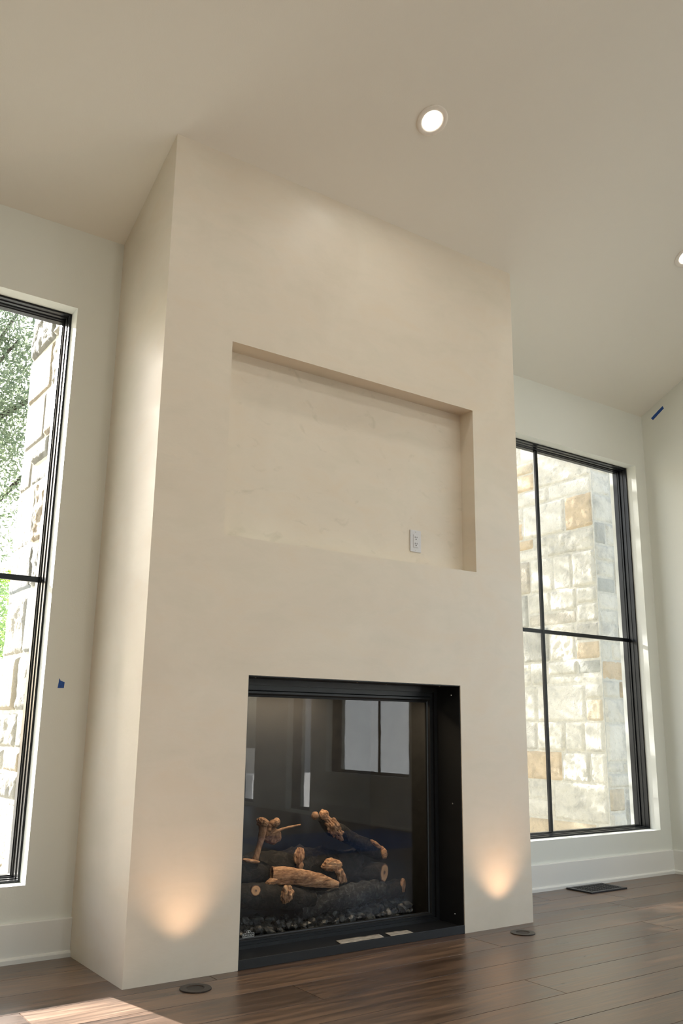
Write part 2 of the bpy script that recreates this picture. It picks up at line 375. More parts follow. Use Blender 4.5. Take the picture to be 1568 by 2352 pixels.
# ------------------------------------------------------------ windows (frame profile swept round the opening, muntins, pane)
def window(name, u0, u1, v0, v1, F, mun_u=(), mun_v=(), d=0.081, panes='pane'):
    root = bpy.data.objects.new(name, None); C.objects.link(root); root.location = F((u0 + u1) / 2, v0, d); root['kind'] = 'structure'
    prof = [(0, 0), (0.007, 0), (0.009, 0.002), (0.009, 0.030), (0.013, 0.032), (0.013, 0.050), (0.009, 0.052), (0.009, 0.060), (0.017, 0.062), (0.017, 0.074), (0.021, 0.076), (0.021, 0.112), (0.0, 0.112)]
    vs_, fs = [], []
    for ins, dd in prof:
        vs_ += [F(u0 + ins, v0 + ins, d + dd), F(u1 - ins, v0 + ins, d + dd), F(u1 - ins, v1 - ins, d + dd), F(u0 + ins, v1 - ins, d + dd)]
    for k in range(len(prof) - 1):
        for i in range(4): fs.append((k * 4 + i, k * 4 + (i + 1) % 4, k * 4 + 4 + (i + 1) % 4, k * 4 + 4 + i))
    bm = bmesh.new(); V = [bm.verts.new(v) for v in vs_]
    for f in fs: bm.faces.new([V[i] for i in f])
    keep(bmobj('window_frame', bm, M['blackframe']), root)
    g = d + 0.084
    def fbox(nm, a, b, c, e, f0, f1, m):
        bm = bmesh.new(); V = [bm.verts.new(F(x, y, z)) for z in (f0, f1) for x, y in ((a, c), (b, c), (b, e), (a, e))]
        for f in ((0, 1, 2, 3), (7, 6, 5, 4), (0, 4, 5, 1), (1, 5, 6, 2), (2, 6, 7, 3), (3, 7, 4, 0)): bm.faces.new([V[i] for i in f])
        return keep(bmobj(nm, bm, m), root)
    for u in mun_u: fbox('muntin', u - 0.0125, u + 0.0125, v0 + 0.02, v1 - 0.02, g - 0.016, g - 0.001, M['blackframe'])
    for v in mun_v: fbox('muntin', u0 + 0.02, u1 - 0.02, v - 0.0125, v + 0.0125, g - 0.0155, g - 0.0012, M['blackframe'])
    fbox('pane', u0 + 0.02, u1 - 0.02, v0 + 0.02, v1 - 0.02, g, g + 0.006, M['glass'])
    # daylight portal in the opening
    ld = bpy.data.lights.new('daylight_portal', 'AREA'); ld.shape = 'RECTANGLE'; ld.size = u1 - u0; ld.size_y = v1 - v0; ld.cycles.is_portal = True
    lo = bpy.data.objects.new('daylight_portal', ld); C.objects.link(lo)
    c = Vector(F((u0 + u1) / 2, (v0 + v1) / 2, d + 0.13)); X = (Vector(F(u1, v0, d)) - Vector(F(u0, v0, d))).normalized(); Z = (Vector(F(u0, v0, d + 1)) - Vector(F(u0, v0, d))).normalized(); Y = Z.cross(X)
    lo.matrix_world = Matrix(((X.x, Y.x, Z.x, c.x), (X.y, Y.y, Z.y, c.y), (X.z, Y.z, Z.z, c.z), (0, 0, 0, 1)))
    return root
window('window_1', VX0, VX1, VZ0, VZ1, Fback, [(VX0 + VX1) / 2], [1.573])
window('window_2', WX0, WX1, WZ0, WZ1, Fback, [3.135], [1.575])
for k, h in enumerate(RW): window('window_%d' % (3 + k), h[0], h[1], h[2], h[3], lambda u, v, d: (XR + d, u, v), [-3.68] if k == 0 else [], [])
for k, h in enumerate(LW): window('window_%d' % (7 + k), h[0], h[1], h[2], h[3], lambda u, v, d: (XL - d, u, v), [(h[0] + h[1]) / 2], [1.57])
for k, h in enumerate(FW): window('window_%d' % (8 + k), h[0], h[1], h[2], h[3], lambda u, v, d: (u, YF - d, v), [(h[0] + h[1]) / 2], [])

# ------------------------------------------------------------ plaster chimney breast with niche and firebox opening
def chimney_breast():
    root = thing('fireplace_surround', 'tall cream plaster fireplace surround rising to the sloped ceiling between the two windows', 'fireplace', (W / 2, 0, 0))
    bm = bmesh.new(); cache = {}
    def V(x, y, z):
        k = (round(x, 5), round(y, 5), round(z, 5))
        if k not in cache: cache[k] = bm.verts.new((x, y, z))
        return cache[k]
    xs = sorted({0, NX0, FX0, FX1, NX1, W}); zs = sorted({0, FZ1, NZ0, NZ1, CZ + 0.01})
    for i in range(len(xs) - 1):
        for j in range(len(zs) - 1):
            a, b, c, d = xs[i], xs[i + 1], zs[j], zs[j + 1]
            if a >= FX0 - 1e-5 and b <= FX1 + 1e-5 and d <= FZ1 + 1e-5: continue
            if a >= NX0 - 1e-5 and b <= NX1 + 1e-5 and c >= NZ0 - 1e-5 and d <= NZ1 + 1e-5: continue
            bm.faces.new([V(a, 0, c), V(b, 0, c), V(b, 0, d), V(a, 0, d)])
    for X in (0, W):
        bm.faces.new([V(X, 0, 0), V(X, 0, CZ + 0.01), V(X, YB, ZB + 0.01), V(X, YB, 0)])
    bm.faces.new([V(0, 0, CZ + 0.01), V(W, 0, CZ + 0.01), V(W, YB, ZB + 0.01), V(0, YB, ZB + 0.01)])
    # niche sides
    def q(*p): bm.faces.new([V(*v) for v in p])
    q((NX0, 0, NZ0), (NX0, ND, NZ0), (NX0, ND, NZ1), (NX0, 0, NZ1)); q((NX1, 0, NZ0), (NX1, ND, NZ0), (NX1, ND, NZ1), (NX1, 0, NZ1))
    q((NX0, 0, NZ0), (NX1, 0, NZ0), (NX1, ND, NZ0), (NX0, ND, NZ0)); q((NX0, 0, NZ1), (NX1, 0, NZ1), (NX1, ND, NZ1), (NX0, ND, NZ1))
    for a, b in (((FX0, 0), (FX0, FZ1)), ((FX1, 0), (FX1, FZ1)), ((FX0, FZ1), (FX1, FZ1))):
        q((a[0], 0, a[1]), (b[0], 0, b[1]), (b[0], 0.012, b[1]), (a[0], 0.012, a[1]))
    keep(bmobj('plaster_body', bm, M['plaster']), root)
    o = mesh('niche_back', [(NX0, ND, NZ0), (NX1, ND, NZ0), (NX1, ND, NZ1), (NX0, ND, NZ1)], [(0, 1, 2, 3)], M['plaster_niche'])
    o['label'] = 'recessed back of the niche with faint grey trowel marks'
    keep(o, root)
chimney_breast()

# ------------------------------------------------------------ gas fireplace insert
def gas_fireplace():
    root = thing('gas_fireplace', 'black framed gas fireplace behind a large glass pane in the plaster surround', 'fireplace', ((FX0 + FX1) / 2, 0.1, 0))
    G = 0.19; e = 0.003
    def kb(nm, *a, **k): return keep(box(nm, *a, **k), root)
    kb('side_panel', FX0 + 0.0008, FX0 + 0.004, 0.004, G, 0, FZ1 - 0.001, M['black'])
    rp = kb('side_panel', FX1 - 0.004, FX1 - 0.0008, 0.004, G, 0, FZ1 - 0.001, M['black'])
    tp = kb('top_panel', FX0 + 0.004, FX1 - 0.004, 0.004, G, FZ1 - 0.004, FZ1 - 0.0008, M['black'])
    kb('bottom_ledge', FX0 + 0.004, FX1 - 0.004, 0.010, G, 0.001, 0.030, M['black'])
    kb('front_lip', FX0 + 0.001, FX1 - 0.001, 0.0, 0.009, 0.0, 0.037, M['black'], bev=0.0012)
    # glass frame: swept moulding
    a, b, c, d = FX0 + 0.004, FX1 - 0.004, 0.030, FZ1 - 0.004
    prof = [(0, 0.0, 0), (0.020, 0.0, 0.012), (0.020, 0.012, 0.012), (0.036, 0.012, 0.02), (0.040, 0.003, 0.022), (0.047, 0.003, 0.026), (0.052, 0.014, 0.03), (0.058, 0.016, 0.033), (0.058, 0.03, 0.033), (0.0, 0.03, 0)]
    vs_ = []
    for ins, dd, _ in prof:
        t = ins * 1.35; bo = ins * 0.69
        vs_ += [(a + ins, G - 0.018 + dd, c + bo), (b - ins, G - 0.018 + dd, c + bo), (b - ins, G - 0.018 + dd, d - t), (a + ins, G - 0.018 + dd, d - t)]
    bm = bmesh.new(); V = [bm.verts.new(v) for v in vs_]
    for k in range(len(prof) - 1):
        for i in range(4): bm.faces.new([V[k * 4 + i], V[k * 4 + (i + 1) % 4], V[k * 4 + 4 + (i + 1) % 4], V[k * 4 + 4 + i]])
    keep(bmobj('glass_frame', bm, M['black']), root)
    gx0, gx1, gz0, gz1 = a + 0.055, b - 0.055, c + 0.037, d - 0.074
    o = box('glass_pane', gx0, gx1, G, G + 0.005, gz0, gz1, M['fireglass'])
    keep(o, root); pane = o
    # liner: five sided box behind the glass
    x0, x1, y0, y1, z0, z1 = FX0 + 0.008, FX1 - 0.008, G + 0.013, 0.57, 0.012, FZ1 - 0.03
    vs_ = [(x0, y0, z0), (x1, y0, z0), (x1 - 0.12, y1, z0), (x0 + 0.12, y1, z0), (x0, y0, z1), (x1, y0, z1), (x1 - 0.12, y1, z1), (x0 + 0.12, y1, z1)]
    fs = [(0, 1, 2, 3), (7, 6, 5, 4), (1, 5, 6, 2), (2, 6, 7, 3), (3, 7, 4, 0)]
    keep(mesh('firebox_liner', vs_, fs, M['liner']), root)
    # burner pan the logs stand on
    kb('burner_tray', 0.56, 1.62, 0.235, 0.50, 0.014, 0.05, M['liner'], bev=0.004)
    for n, (x, y, z, ax) in enumerate([(FX1 - 0.005, 0.068, 0.576, 'x'), (FX1 - 0.005, 0.064, 0.075, 'x'), (FX1 - 0.005, 0.064, 1.098, 'x'),
                           (1.10, 0.071, FZ1 - 0.005, 'z'), (1.62, 0.080, FZ1 - 0.005, 'z'), (0.55, 0.07, FZ1 - 0.005, 'z'), (1.31, 0.12, FZ1 - 0.005, 'z')]):
        bm = bmesh.new(); bmesh.ops.create_cone(bm, cap_ends=True, segments=10, radius1=0.0045, radius2=0.003, depth=0.003)
        Rm = Matrix.Rotation(-PI / 2, 4, 'Y') if ax == 'x' else Matrix.Rotation(PI, 4, 'X')
        for v in bm.verts: v.co = Rm @ v.co + Vector((x, y, z))
        s = bmobj('screw', bm, M['steel']); s['label'] = 'small bare steel screw head'; s.parent = rp if ax == 'x' else tp
    # maker's mark on the lower frame
    cu = bpy.data.curves.new('mark', 'FONT'); cu.body = 'NAPOLEON'; cu.size = 0.0115; cu.align_x = 'CENTER'; cu.extrude = 0.0002
    to = bpy.data.objects.new('mark', cu); C.objects.link(to); bpy.context.view_layer.update()
    me = bpy.data.meshes.new_from_object(to.evaluated_get(bpy.context.evaluated_depsgraph_get())); C.objects.unlink(to); bpy.data.objects.remove(to)
    bm = bmesh.new(); bm.from_mesh(me)
    for v in bm.verts: v.co = Vector((v.co.x * 0.84, -v.co.z, v.co.y))
    def line(p, qn, wd=0.0009):
        p, qn = Vector(p), Vector(qn); dd = (qn - p).normalized(); nn = Vector((-dd.z, 0, dd.x)) * wd
        bm.faces.new([bm.verts.new(v) for v in (p - nn, qn - nn, qn + nn, p + nn)])
    line((-0.027, 0, -0.003), (-0.027, 0, 0.0115)); line((-0.027, 0, 0.0115), (-0.012, 0, 0.0115)); line((0.012, 0, 0.0115), (0.027, 0, 0.0115))
    line((0.027, 0, 0.0115), (0.027, 0, -0.003)); line((-0.027, 0, -0.003), (0.027, 0, -0.003))
    arc = [(-0.012 * math.cos(t), 0, 0.0115 + 0.0115 * math.sin(t)) for t in [i * PI / 10 for i in range(11)]]
    for p, qn in zip(arc[:-1], arc[1:]): line(p, qn)
    bm.faces.new([bm.verts.new(v) for v in ((-0.005, 0, 0.0125), (0.006, 0, 0.0125), (0.0035, 0, 0.0165), (0.0005, 0, 0.0205), (-0.0025, 0, 0.0165))])
    for v in bm.verts: v.co += Vector((0.628, G - 0.0006, 0.0738))
    bpy.data.meshes.remove(me)
    o = bmobj('maker_plate', bm, M['logo']); o['label'] = 'small silver maker mark with a dome over lettering'; o.parent = pane
    ld = bpy.data.lights.new('accent_lamp', 'AREA'); ld.shape = 'RECTANGLE'; ld.size = 0.7; ld.size_y = 0.03; ld.energy = ACCENT_POWER; ld.color = (1.0, 0.78, 0.52)
    lo = bpy.data.objects.new('accent_lamp', ld); C.objects.link(lo); lo.location = (1.05, 0.225, 1.08); lo.rotation_euler = (math.radians(14), 0, 0)
gas_fireplace()

# ------------------------------------------------------------ logs
def catmull(pts, n):
    out = []
    P = [pts[0]] + list(pts) + [pts[-1]]
    for i in range(1, len(P) - 2):
        for k in range(n):
            t = k / n; a, b, c, d = (Vector(P[j]) for j in (i - 1, i, i + 1, i + 2))
            out.append(0.5 * ((2 * b) + (c - a) * t + (2 * a - 5 * b + 4 * c - d) * t * t + (3 * b - a - 3 * c + d) * t ** 3))
    out.append(Vector(P[-2])); return out
def tube(name, pts, radii, m, parent, amp=0.12, seed=0, seg=22, n=10, freq=14, flat=1.0, capf=True):
    pp = catmull([(*p,) for p in pts], n); rr = [v.x for v in catmull([(r, 0, 0) for r in radii], n)]
    vs_, fs = [], []; up = Vector((0, 0, 1)); rings = []
    for i, p in enumerate(pp):
        t = (pp[min(i + 1, len(pp) - 1)] - pp[max(i - 1, 0)]).normalized()
        ref = up if abs(t.z) < 0.9 else Vector((0, 1, 0))
        s = t.cross(ref).normalized(); u = s.cross(t).normalized(); ring = []
        for k in range(seg):
            a = 2 * PI * k / seg; d = s * math.cos(a) * flat + u * math.sin(a)
            q = p + d * rr[i]
            f = 1 + amp * (noise.noise(q * freq + Vector((seed * 7.1, 0, 0))) * 1.3 + 0.6 * noise.noise(q * freq * 3.1 + Vector((0, seed * 3.3, 0))) + 0.35 * noise.noise(q * freq * 8))
            ring.append(len(vs_)); vs_.append(p + d * rr[i] * f)
        rings.append(ring)
    for A, B in zip(rings[:-1], rings[1:]):
        for k in range(seg): fs.append((A[k], A[(k + 1) % seg], B[(k + 1) % seg], B[k]))
    if capf:
        for ring, cpt in ((rings[0], pp[0]), (rings[-1], pp[-1])):
            c = len(vs_); vs_.append(cpt)
            for k in range(seg): fs.append((ring[k], ring[(k + 1) % seg], c))
    return mesh(name, vs_, fs, m, parent, smooth=True), [vs_[i] for i in rings[0]], [vs_[i] for i in rings[-1]]
def cutend(ring, outward, parent, off=0.0015, label='pale sawn end with dark heart', rough=0.003):
    c = sum(ring, Vector()) / len(ring); vs_, fs, rad = [], [], []; L = 6; n = len(ring); o = outward.normalized() * off
    vs_.append(c + o * 1.5); rad.append(0)
    for l in range(1, L + 1):
        for p in ring:
            q = c + (p - c) * (l / L * 1.0); q = q + o * (1.5 if l < L else 0.2) + outward.normalized() * rough * noise.noise(q * 60) * (l < L)
            vs_.append(q); rad.append(l / L)
    for k in range(n): fs.append((0, 1 + k, 1 + (k + 1) % n))
    for l in range(L - 1):
        for k in range(n): fs.append((1 + l * n + k, 1 + (l + 1) * n + k, 1 + (l + 1) * n + (k + 1) % n, 1 + l * n + (k + 1) % n))
    ob = mesh('cut_end', vs_, fs, M['cut'], parent, smooth=True); attr(ob.data, 'rad', rad, 'POINT'); ob['label'] = label
    return ob
def lump(name, c, axes, rot, m, parent, amp=0.35, seed=0, freq=30, label=None, sub=5):
    bm = bmesh.new(); bmesh.ops.create_icosphere(bm, subdivisions=sub, radius=1)
    Rm = Matrix.Rotation(rot[2], 3, 'Z') @ Matrix.Rotation(rot[1], 3, 'Y') @ Matrix.Rotation(rot[0], 3, 'X')
    for v in bm.verts:
        d = v.co.copy(); p = Vector((d.x * axes[0], d.y * axes[1], d.z * axes[2]))
        w = Vector((p.x * 2.2, p.y * 2.2, p.z * .5)) if axes[2] > axes[0] else Vector((p.x * .5, p.y * 2.2, p.z * 2.2))
        f = 1 - amp * .5 * abs(noise.noise(w * freq * 1.3 + Vector((seed, 3, 1)))) + amp * .75 * (noise.noise(p * freq * .6 + Vector((seed * 5.3, 1.7, 0))) + 0.5 * noise.noise(p * freq * 2.0 + Vector((0, seed * 2.1, 4))) + 0.25 * abs(noise.noise(w * freq * 5)))
        v.co = Rm @ (p * f) + Vector(c)
    o = bmobj(name, bm, m, parent, smooth=True)
    if label: o['label'] = label
    return o
def log(label, seed, body_m, pts, radii, name='fireplace_log', **k):
    o = None
    ob, r0, r1 = tube(name, pts, radii, body_m, None, seed=seed, **k)
    tag(ob, label, 'log', 'ceramic logs inside the gas fireplace'); return ob, r0, r1
# large dark log lying across the back of the set
o, r0, r1 = log('large dark charred log lying behind the others with two pale torn patches', 1, M['char'], [(0.66, .47, .265), (0.92, .46, .275), (1.18, .45, .27), (1.38, .43, .26)], [.082, .095, .092, .070], amp=0.22)
lump('torn_patch', (1.160, .347, .298), (.056, .016, .026), (0, 0.10, 0.1), M['pale'], o, 0.6, 3, 34, 'pale torn wood face')
lump('torn_patch', (1.205, .344, .262), (.026, .014, .050), (0, -0.55, 0.1), M['palez'], o, 0.6, 9, 34, 'pale torn wood face')
lump('broken_stub', (0.985, .365, .352), (.026, .018, .040), (0, 0.1, 0), M['palez'], o, 0.5, 5, 34, 'pale broken branch stub')
lump('broken_stub', (0.990, .362, .305), (.016, .016, .022), (0, 0.1, 0), M['palez'], o, 0.4, 6, 38, 'pale broken branch stub')
# thinner log with the round sawn end
o, r0, r1 = log('dark log ending in a round pale sawn face with a dark heart', 2, M['char'], [(1.33, .47, .25), (1.385, .385, .25), (1.432, .290, .249)], [.050, .047, .043], amp=0.10)
cutend(r1, Vector((.3, -.95, 0)), o)
# diagonal log leaning over the pile
o, r0, r1 = log('log leaning diagonally over the pile with a brown bark top and a pale broken tip', 3, M['char'], [(1.11, .37, .515), (1.19, .37, .455), (1.29, .365, .405), (1.39, .355, .355), (1.455, .34, .315)], [.022, .036, .034, .038, .020], amp=0.16)
lump('bark_patch', (1.175, .350, .462), (.076, .026, .034), (0, 0.82, 0), M['brown'], o, 0.6, 4, 30, 'flaking brown bark')
lump('bark_patch', (1.118, .356, .522), (.028, .020, .022), (0, 0.9, 0), M['pale'], o, 0.35, 7, 40, 'pale peeled bark')
lump('broken_tip', (1.452, .322, .338), (.017, .015, .036), (0, -0.35, 0), M['pale'], o, 0.4, 8, 44, 'pale broken tip')
lump('broken_tip', (1.405, .322, .378), (.040, .010, .012), (0, 0.55, 0), M['pale'], o, 0.35, 11, 44, 'pale splintered edge')
lump('branch_stub', (1.062, .352, .524), (.017, .016, .018), (0, 0, 0), M['brown'], o, 0.25, 12, 40)
# forked branch at top left
root = thing('forked_branch', 'brown knobbly forked branch standing upright at the left of the log pile', 'branch', (0.745, .33, .34), 'ceramic logs inside the gas fireplace')
ob, _, _ = tube('stem', [(0.726, .325, .352), (0.742, .325, .40), (0.757, .325, .45), (0.765, .325, .50)], [.0135, .014, .016, .022], M['brown'], None, amp=0.18, seed=4, seg=14, freq=30); keep(ob, root)
for a in (((0.758, .322, .512), (.030, .024, .022), (0, 0.3, 0), 13), ((0.79, .322, .482), (.018, .016, .032), (0, 0.2, 0), 14), ((0.822, .322, .506), (.030, .020, .020), (0, -0.2, 0), 15)):
    keep(lump('knob', a[0], a[1], a[2], M['brown'], None, 0.4, a[3], 40), root)
o = lump('bark_slab', (0.820, .335, .446), (.044, .022, .036), (0, -0.1, 0), M['brown'], None, 0.25, 16, 30); keep(o, root)
ob, _, _ = tube('twig', [(0.81, .318, .462), (0.86, .315, .478), (0.91, .31, .487), (0.955, .31, .492)], [.008, .006, .0045, .004], M['brown'], None, amp=0.15, seed=6, seg=8, freq=40); keep(ob, root)
# left log and its pale splinter
o, r0, r1 = log('thick dark brown log at the left edge with a pale splinter on top', 5, M['char'], [(0.585, .37, .295), (0.68, .365, .290), (0.80, .36, .275)], [.062, .064, .056], amp=0.14)
lump('splinter', (0.698, .315, .352), (.050, .010, .008), (0, 0.20, 0), M['pale'], o, 0.3, 17, 44, 'pale splinter')
# split wedge
o, r0, r1 = log('pale split log with long wood grain lying across the front of the pile', 6, M['pale'], [(0.80, .305, .285), (0.92, .295, .272), (1.04, .290, .247), (1.155, .285, .217)], [.038, .036, .031, .016], amp=0.16, freq=20, flat=0.6)
lump('torn_end', (0.798, .292, .262), (.032, .016, .014), (0, -0.25, 0), M['pale'], o, 0.4, 18, 44)
# front left log with knots
o, r0, r1 = log('dark log low at front left with a pale knot and small cut stub', 7, M['char'], [(0.60, .31, .215), (0.74, .30, .205), (0.88, .30, .185), (1.02, .30, .165)], [.052, .056, .050, .040], amp=0.13)
lump('knot', (0.848, .245, .208), (.030, .020, .038), (0, 0.35, 0), M['palez'], o, 0.6, 19, 42, 'pale torn knot')
ob, q0, q1 = tube('branch_stub', [(0.70, .30, .225), (0.692, .25, .238)], [.026, .022], M['char'], o, amp=0.15, seed=8, seg=16, freq=30)
cutend(q1, Vector((-.1, -1, .1)), o, label='small brown cut stub')
# front right charred log
o, r0, r1 = log('ashy grey charred log low at the front right', 8, M['greychar'], [(0.95, .31, .125), (1.12, .305, .150), (1.30, .30, .168), (1.43, .30, .178)], [.045, .050, .048, .038], amp=0.2, freq=24)
o, r0, r1 = log('short brown charred block at the right end of the pile', 9, M['char'], [(1.42, .335, .160), (1.49, .335, .160), (1.575, .335, .165)], [.030, .040, .040], amp=0.2, freq=24)
lump('worn_face', (1.425, .302, .165), (.036, .012, .024), (0, -0.15, 0), M['brown'], o, 0.3, 21, 36, 'brown scorched face')
lump('worn_face', (1.56, .305, .178), (.018, .012, .036), (0, 0, 0), M['brown'], o, 0.3, 22, 36, 'brown scorched face')

def embers():
    bm = bmesh.new(); r = random.Random(3)
    for i in range(190):
        x = r.uniform(0.585, 1.60); y = r.uniform(0.245, 0.36); z = 0.05 + r.uniform(0.0, 0.065) * (0.4 + (y - 0.245) * 6)
        s = r.uniform(0.010, 0.027); Rm = Matrix.Rotation(r.uniform(0, 6), 3, 'Z') @ Matrix.Rotation(r.uniform(0, 6), 3, 'X')
        res = bmesh.ops.create_icosphere(bm, subdivisions=2, radius=1)
        for v in res['verts']:
            d = v.co.copy(); f = 1 + 0.5 * noise.noise(d * 1.4 + Vector((i, 0, 0)))
            v.co = Rm @ Vector((d.x * s * 1.2 * f, d.y * s * f, d.z * s * 0.8 * f)) + Vector((x, y, z))
    return bmobj('charcoal_embers', bm, M['ember'])
def embermat():
    m, t, b = mat('charcoal'); n = noise_tex(t, coords(t), 60, 4, 0.6)
    t.links.new(ramp(t, n, [(0.35, (0.006, 0.007, 0.006)), (0.6, (0.035, 0.038, 0.034)), (0.72, (0.10, 0.10, 0.085))]), b.inputs['Base Color'])
    b.inputs['Roughness'].default_value = 0.38; bump(t, b, n, 0.5, 0.01); return m
M['ember'] = embermat()
tag(embers(), 'dark glittering charcoal pieces spread under the logs', 'embers', kind='stuff')

# ------------------------------------------------------------ papers on the ledge
def paper(label, c4, z, seed, fold):
    LB, RB, RF, LF = [Vector((*p, 0)) for p in c4]; nx, ny = 24, 6; vs_, fs = [], []
    for s in (0, 1):
        for j in range(ny + 1):
            for i in range(nx + 1):
                u, v = i / nx, j / ny; p = LF.lerp(RF, u).lerp(LB.lerp(RB, u), v)
                h = 0.0022 * fold * abs(math.sin(u * PI * 1.5)) + 0.0012 * noise.noise(Vector((u * 5, v * 3, seed)))
                vs_.append((p.x, p.y, z + 0.0012 + h + s * 0.0008))
    o = (nx + 1) * (ny + 1)
    for j in range(ny):
        for i in range(nx):
            a = j * (nx + 1) + i; fs.append((a, a + nx + 1, a + nx + 2, a + 1)); fs.append((o + a, o + a + 1, o + a + nx + 2, o + a + nx + 1))
    for i in range(nx):
        a, b = i, ny * (nx + 1) + i; fs.append((a, a + 1, o + a + 1, o + a)); fs.append((b, o + b, o + b + 1, b + 1))
    for j in range(ny):
        a, b = j * (nx + 1), j * (nx + 1) + nx; fs.append((a, o + a, o + a + nx + 1, a + nx + 1)); fs.append((b, b + nx + 1, o + b + nx + 1, o + b))
    tag(mesh('paper_leaflet', vs_, fs, M['paper'], smooth=True), label, 'paper', 'leaflets left on the fireplace ledge')
paper('larger creased folded leaflet, left of two on the black ledge under the glass', [(1.004, .084), (1.237, .080), (1.216, .011), (0.986, .012)], .031, 1, 1.0)
paper('smaller grey leaflet, right of two on the black ledge under the glass', [(1.277, .087), (1.40, .080), (1.389, .012), (1.263, .024)], .031, 5, 0.2)

# ------------------------------------------------------------ outlet in the niche
def outlet():
    cx, cz = 1.486, 1.872; y = ND
    root = thing('wall_outlet', 'white duplex outlet low at the right inside the plaster niche', 'outlet', (cx, y, cz))
    plate = keep(box('cover_plate', cx - .036, cx + .036, y - .006, y - .0002, cz - .0575, cz + .0575, M['plate'], bev=0.002), root)
    o = box('receptacle', cx - .0165, cx + .0165, y - .0085, y - .0055, cz - .034, cz + .034, M['plate'], bev=0.0015); keep(o, root)
    for s in (-1, 1):
        bm = bmesh.new(); zc = cz + s * .0165
        bx(bm, cx - .0075, cx - .0050, y - .0092, y - .0083, zc - .001, zc + .0075); bx(bm, cx + .0050, cx + .0072, y - .0092, y - .0083, zc, zc + .0070)
        r = bmesh.ops.create_cone(bm, cap_ends=True, segments=14, radius1=.0032, radius2=.0032, depth=.001)
        for v in r['verts']: v.co = Matrix.Rotation(PI / 2, 4, 'X') @ v.co + Vector((cx, y - .0088, zc - .007))
        bmobj('socket_slots', bm, M['slot'], o)
        bm = bmesh.new(); bmesh.ops.create_cone(bm, cap_ends=True, segments=12, radius1=.003, radius2=.0022, depth=.0012)
        for v in bm.verts: v.co = Matrix.Rotation(PI / 2, 4, 'X') @ v.co + Vector((cx, y - .0064, cz + s * .048))
        bmobj('screw', bm, M['steel'], plate)
outlet()

# ------------------------------------------------------------ tape scraps
def tape(label, pts3, nrm):
    n = Vector(nrm) * 0.0006; A = [Vector(p) + n * 0.4 for p in pts3]; B = [a + n for a in A]; k = len(A)
    fs = [tuple(range(k)), tuple(range(2 * k - 1, k - 1, -1))] + [(i, (i + 1) % k, k + (i + 1) % k, k + i) for i in range(k)]
    bm = bmesh.new(); V = [bm.verts.new(v) for v in A + B]
    for f in fs: bm.faces.new([V[i] for i in f])
    tag(bmobj('masking_tape', bm, M['tape']), label, 'tape', 'blue tape scraps stuck on the walls')
tape('squarish torn scrap of blue tape on the wall beside the left window', [(-.1415, YB, 1.085), (-.128, YB, 1.0855), (-.114, YB, 1.086), (-.1125, YB, 1.112), (-.119, YB, 1.1135), (-.125, YB, 1.1155), (-.131, YB, 1.117), (-.1365, YB, 1.128)], (0, -1, 0))
tape('narrow slanted strip of blue tape on the right wall just under the ceiling', [(XR, .394, 3.313), (XR, .384, 3.291), (XR, .43, 3.262), (XR, .485, 3.226), (XR, .501, 3.246), (XR, .445, 3.282)], (-1, 0, 0))

# ------------------------------------------------------------ recessed downlights in the ceiling
def lathe(name, prof, m, parent=None, seg=48, smooth=True):
    bm = bmesh.new(); rings = []
    for r, z in prof: rings.append([bm.verts.new((r * math.cos(2 * PI * k / seg), r * math.sin(2 * PI * k / seg), z)) for k in range(seg)])
    for A, B in zip(rings[:-1], rings[1:]):
        for k in range(seg): bm.faces.new([A[k], A[(k + 1) % seg], B[(k + 1) % seg], B[k]])
    return bmobj(name, bm, m, parent, smooth=smooth)
def can(label, x, y, first=None):
    root = thing('recessed_ceiling_light', label, 'ceiling light', (x, y, zroof(y)), 'recessed lights in the sloped ceiling')
    ang = math.atan(SL) * (1 if y > YRIDGE else -1)
    root.rotation_euler = (-ang, 0, 0)
    if first:
        for ch in first.children:
            c = ch.copy(); C.objects.link(c); c.parent = root
    else:
        lathe('trim_ring', [(.080, 0), (.080, -.003), (.076, -.006), (.060, -.007), (.054, -.004), (.050, .0)], M['canring'], root)
        lathe('lens', [(.050, -.0030), (.03, -.0028), (.001, -.0026)], M['lens'], root)
    ld = bpy.data.lights.new('downlight_lamp', 'AREA'); ld.shape = 'DISK'; ld.size = 0.098; ld.energy = CAN_POWER * (0.6 if y > -1 else 3.0 if x > 0 else 0.5); ld.color = CAN_COLOR
    lo = bpy.data.objects.new('downlight_lamp', ld); C.objects.link(lo)
    n = Vector((0, -math.sin(ang), -math.cos(ang))); lo.location = Vector((x, y, zroof(y))) + n * 0.009; lo.rotation_euler = (-ang, 0, 0)
    return root
c0 = can('round lit ceiling light set above the plaster surround', 1.098, -.512)
can('round ceiling light at the right edge of the view, mostly out of frame', 3.21, -.50, c0)
for n, (x, y) in enumerate([(-1.0, -.5), (-3.1, -.5), (1.1, -2.6), (3.2, -2.6), (-1.0, -2.6), (-3.1, -2.6), (0.4, -5.8), (3.2, -5.8), (-1.0, -5.8), (-3.1, -5.8)]):  # ceiling lights out of view, added to fill the room with light
    can(['added unseen round fill light over the left window bay', 'added unseen round fill light near the left wall by the left window', 'added unseen round fill light in the middle of the room slope, right of the centre', 'added unseen round fill light in the middle slope near the right wall',
         'added unseen round fill light over the viewer', 'added unseen round fill light in the middle slope near the left wall', 'added unseen round fill light on the far slope, right of the centre', 'added unseen round fill light on the far slope near the right wall',
         'added unseen round fill light on the far slope, left of the centre', 'added unseen round fill light on the far slope near the left wall'][n], x, y, c0)

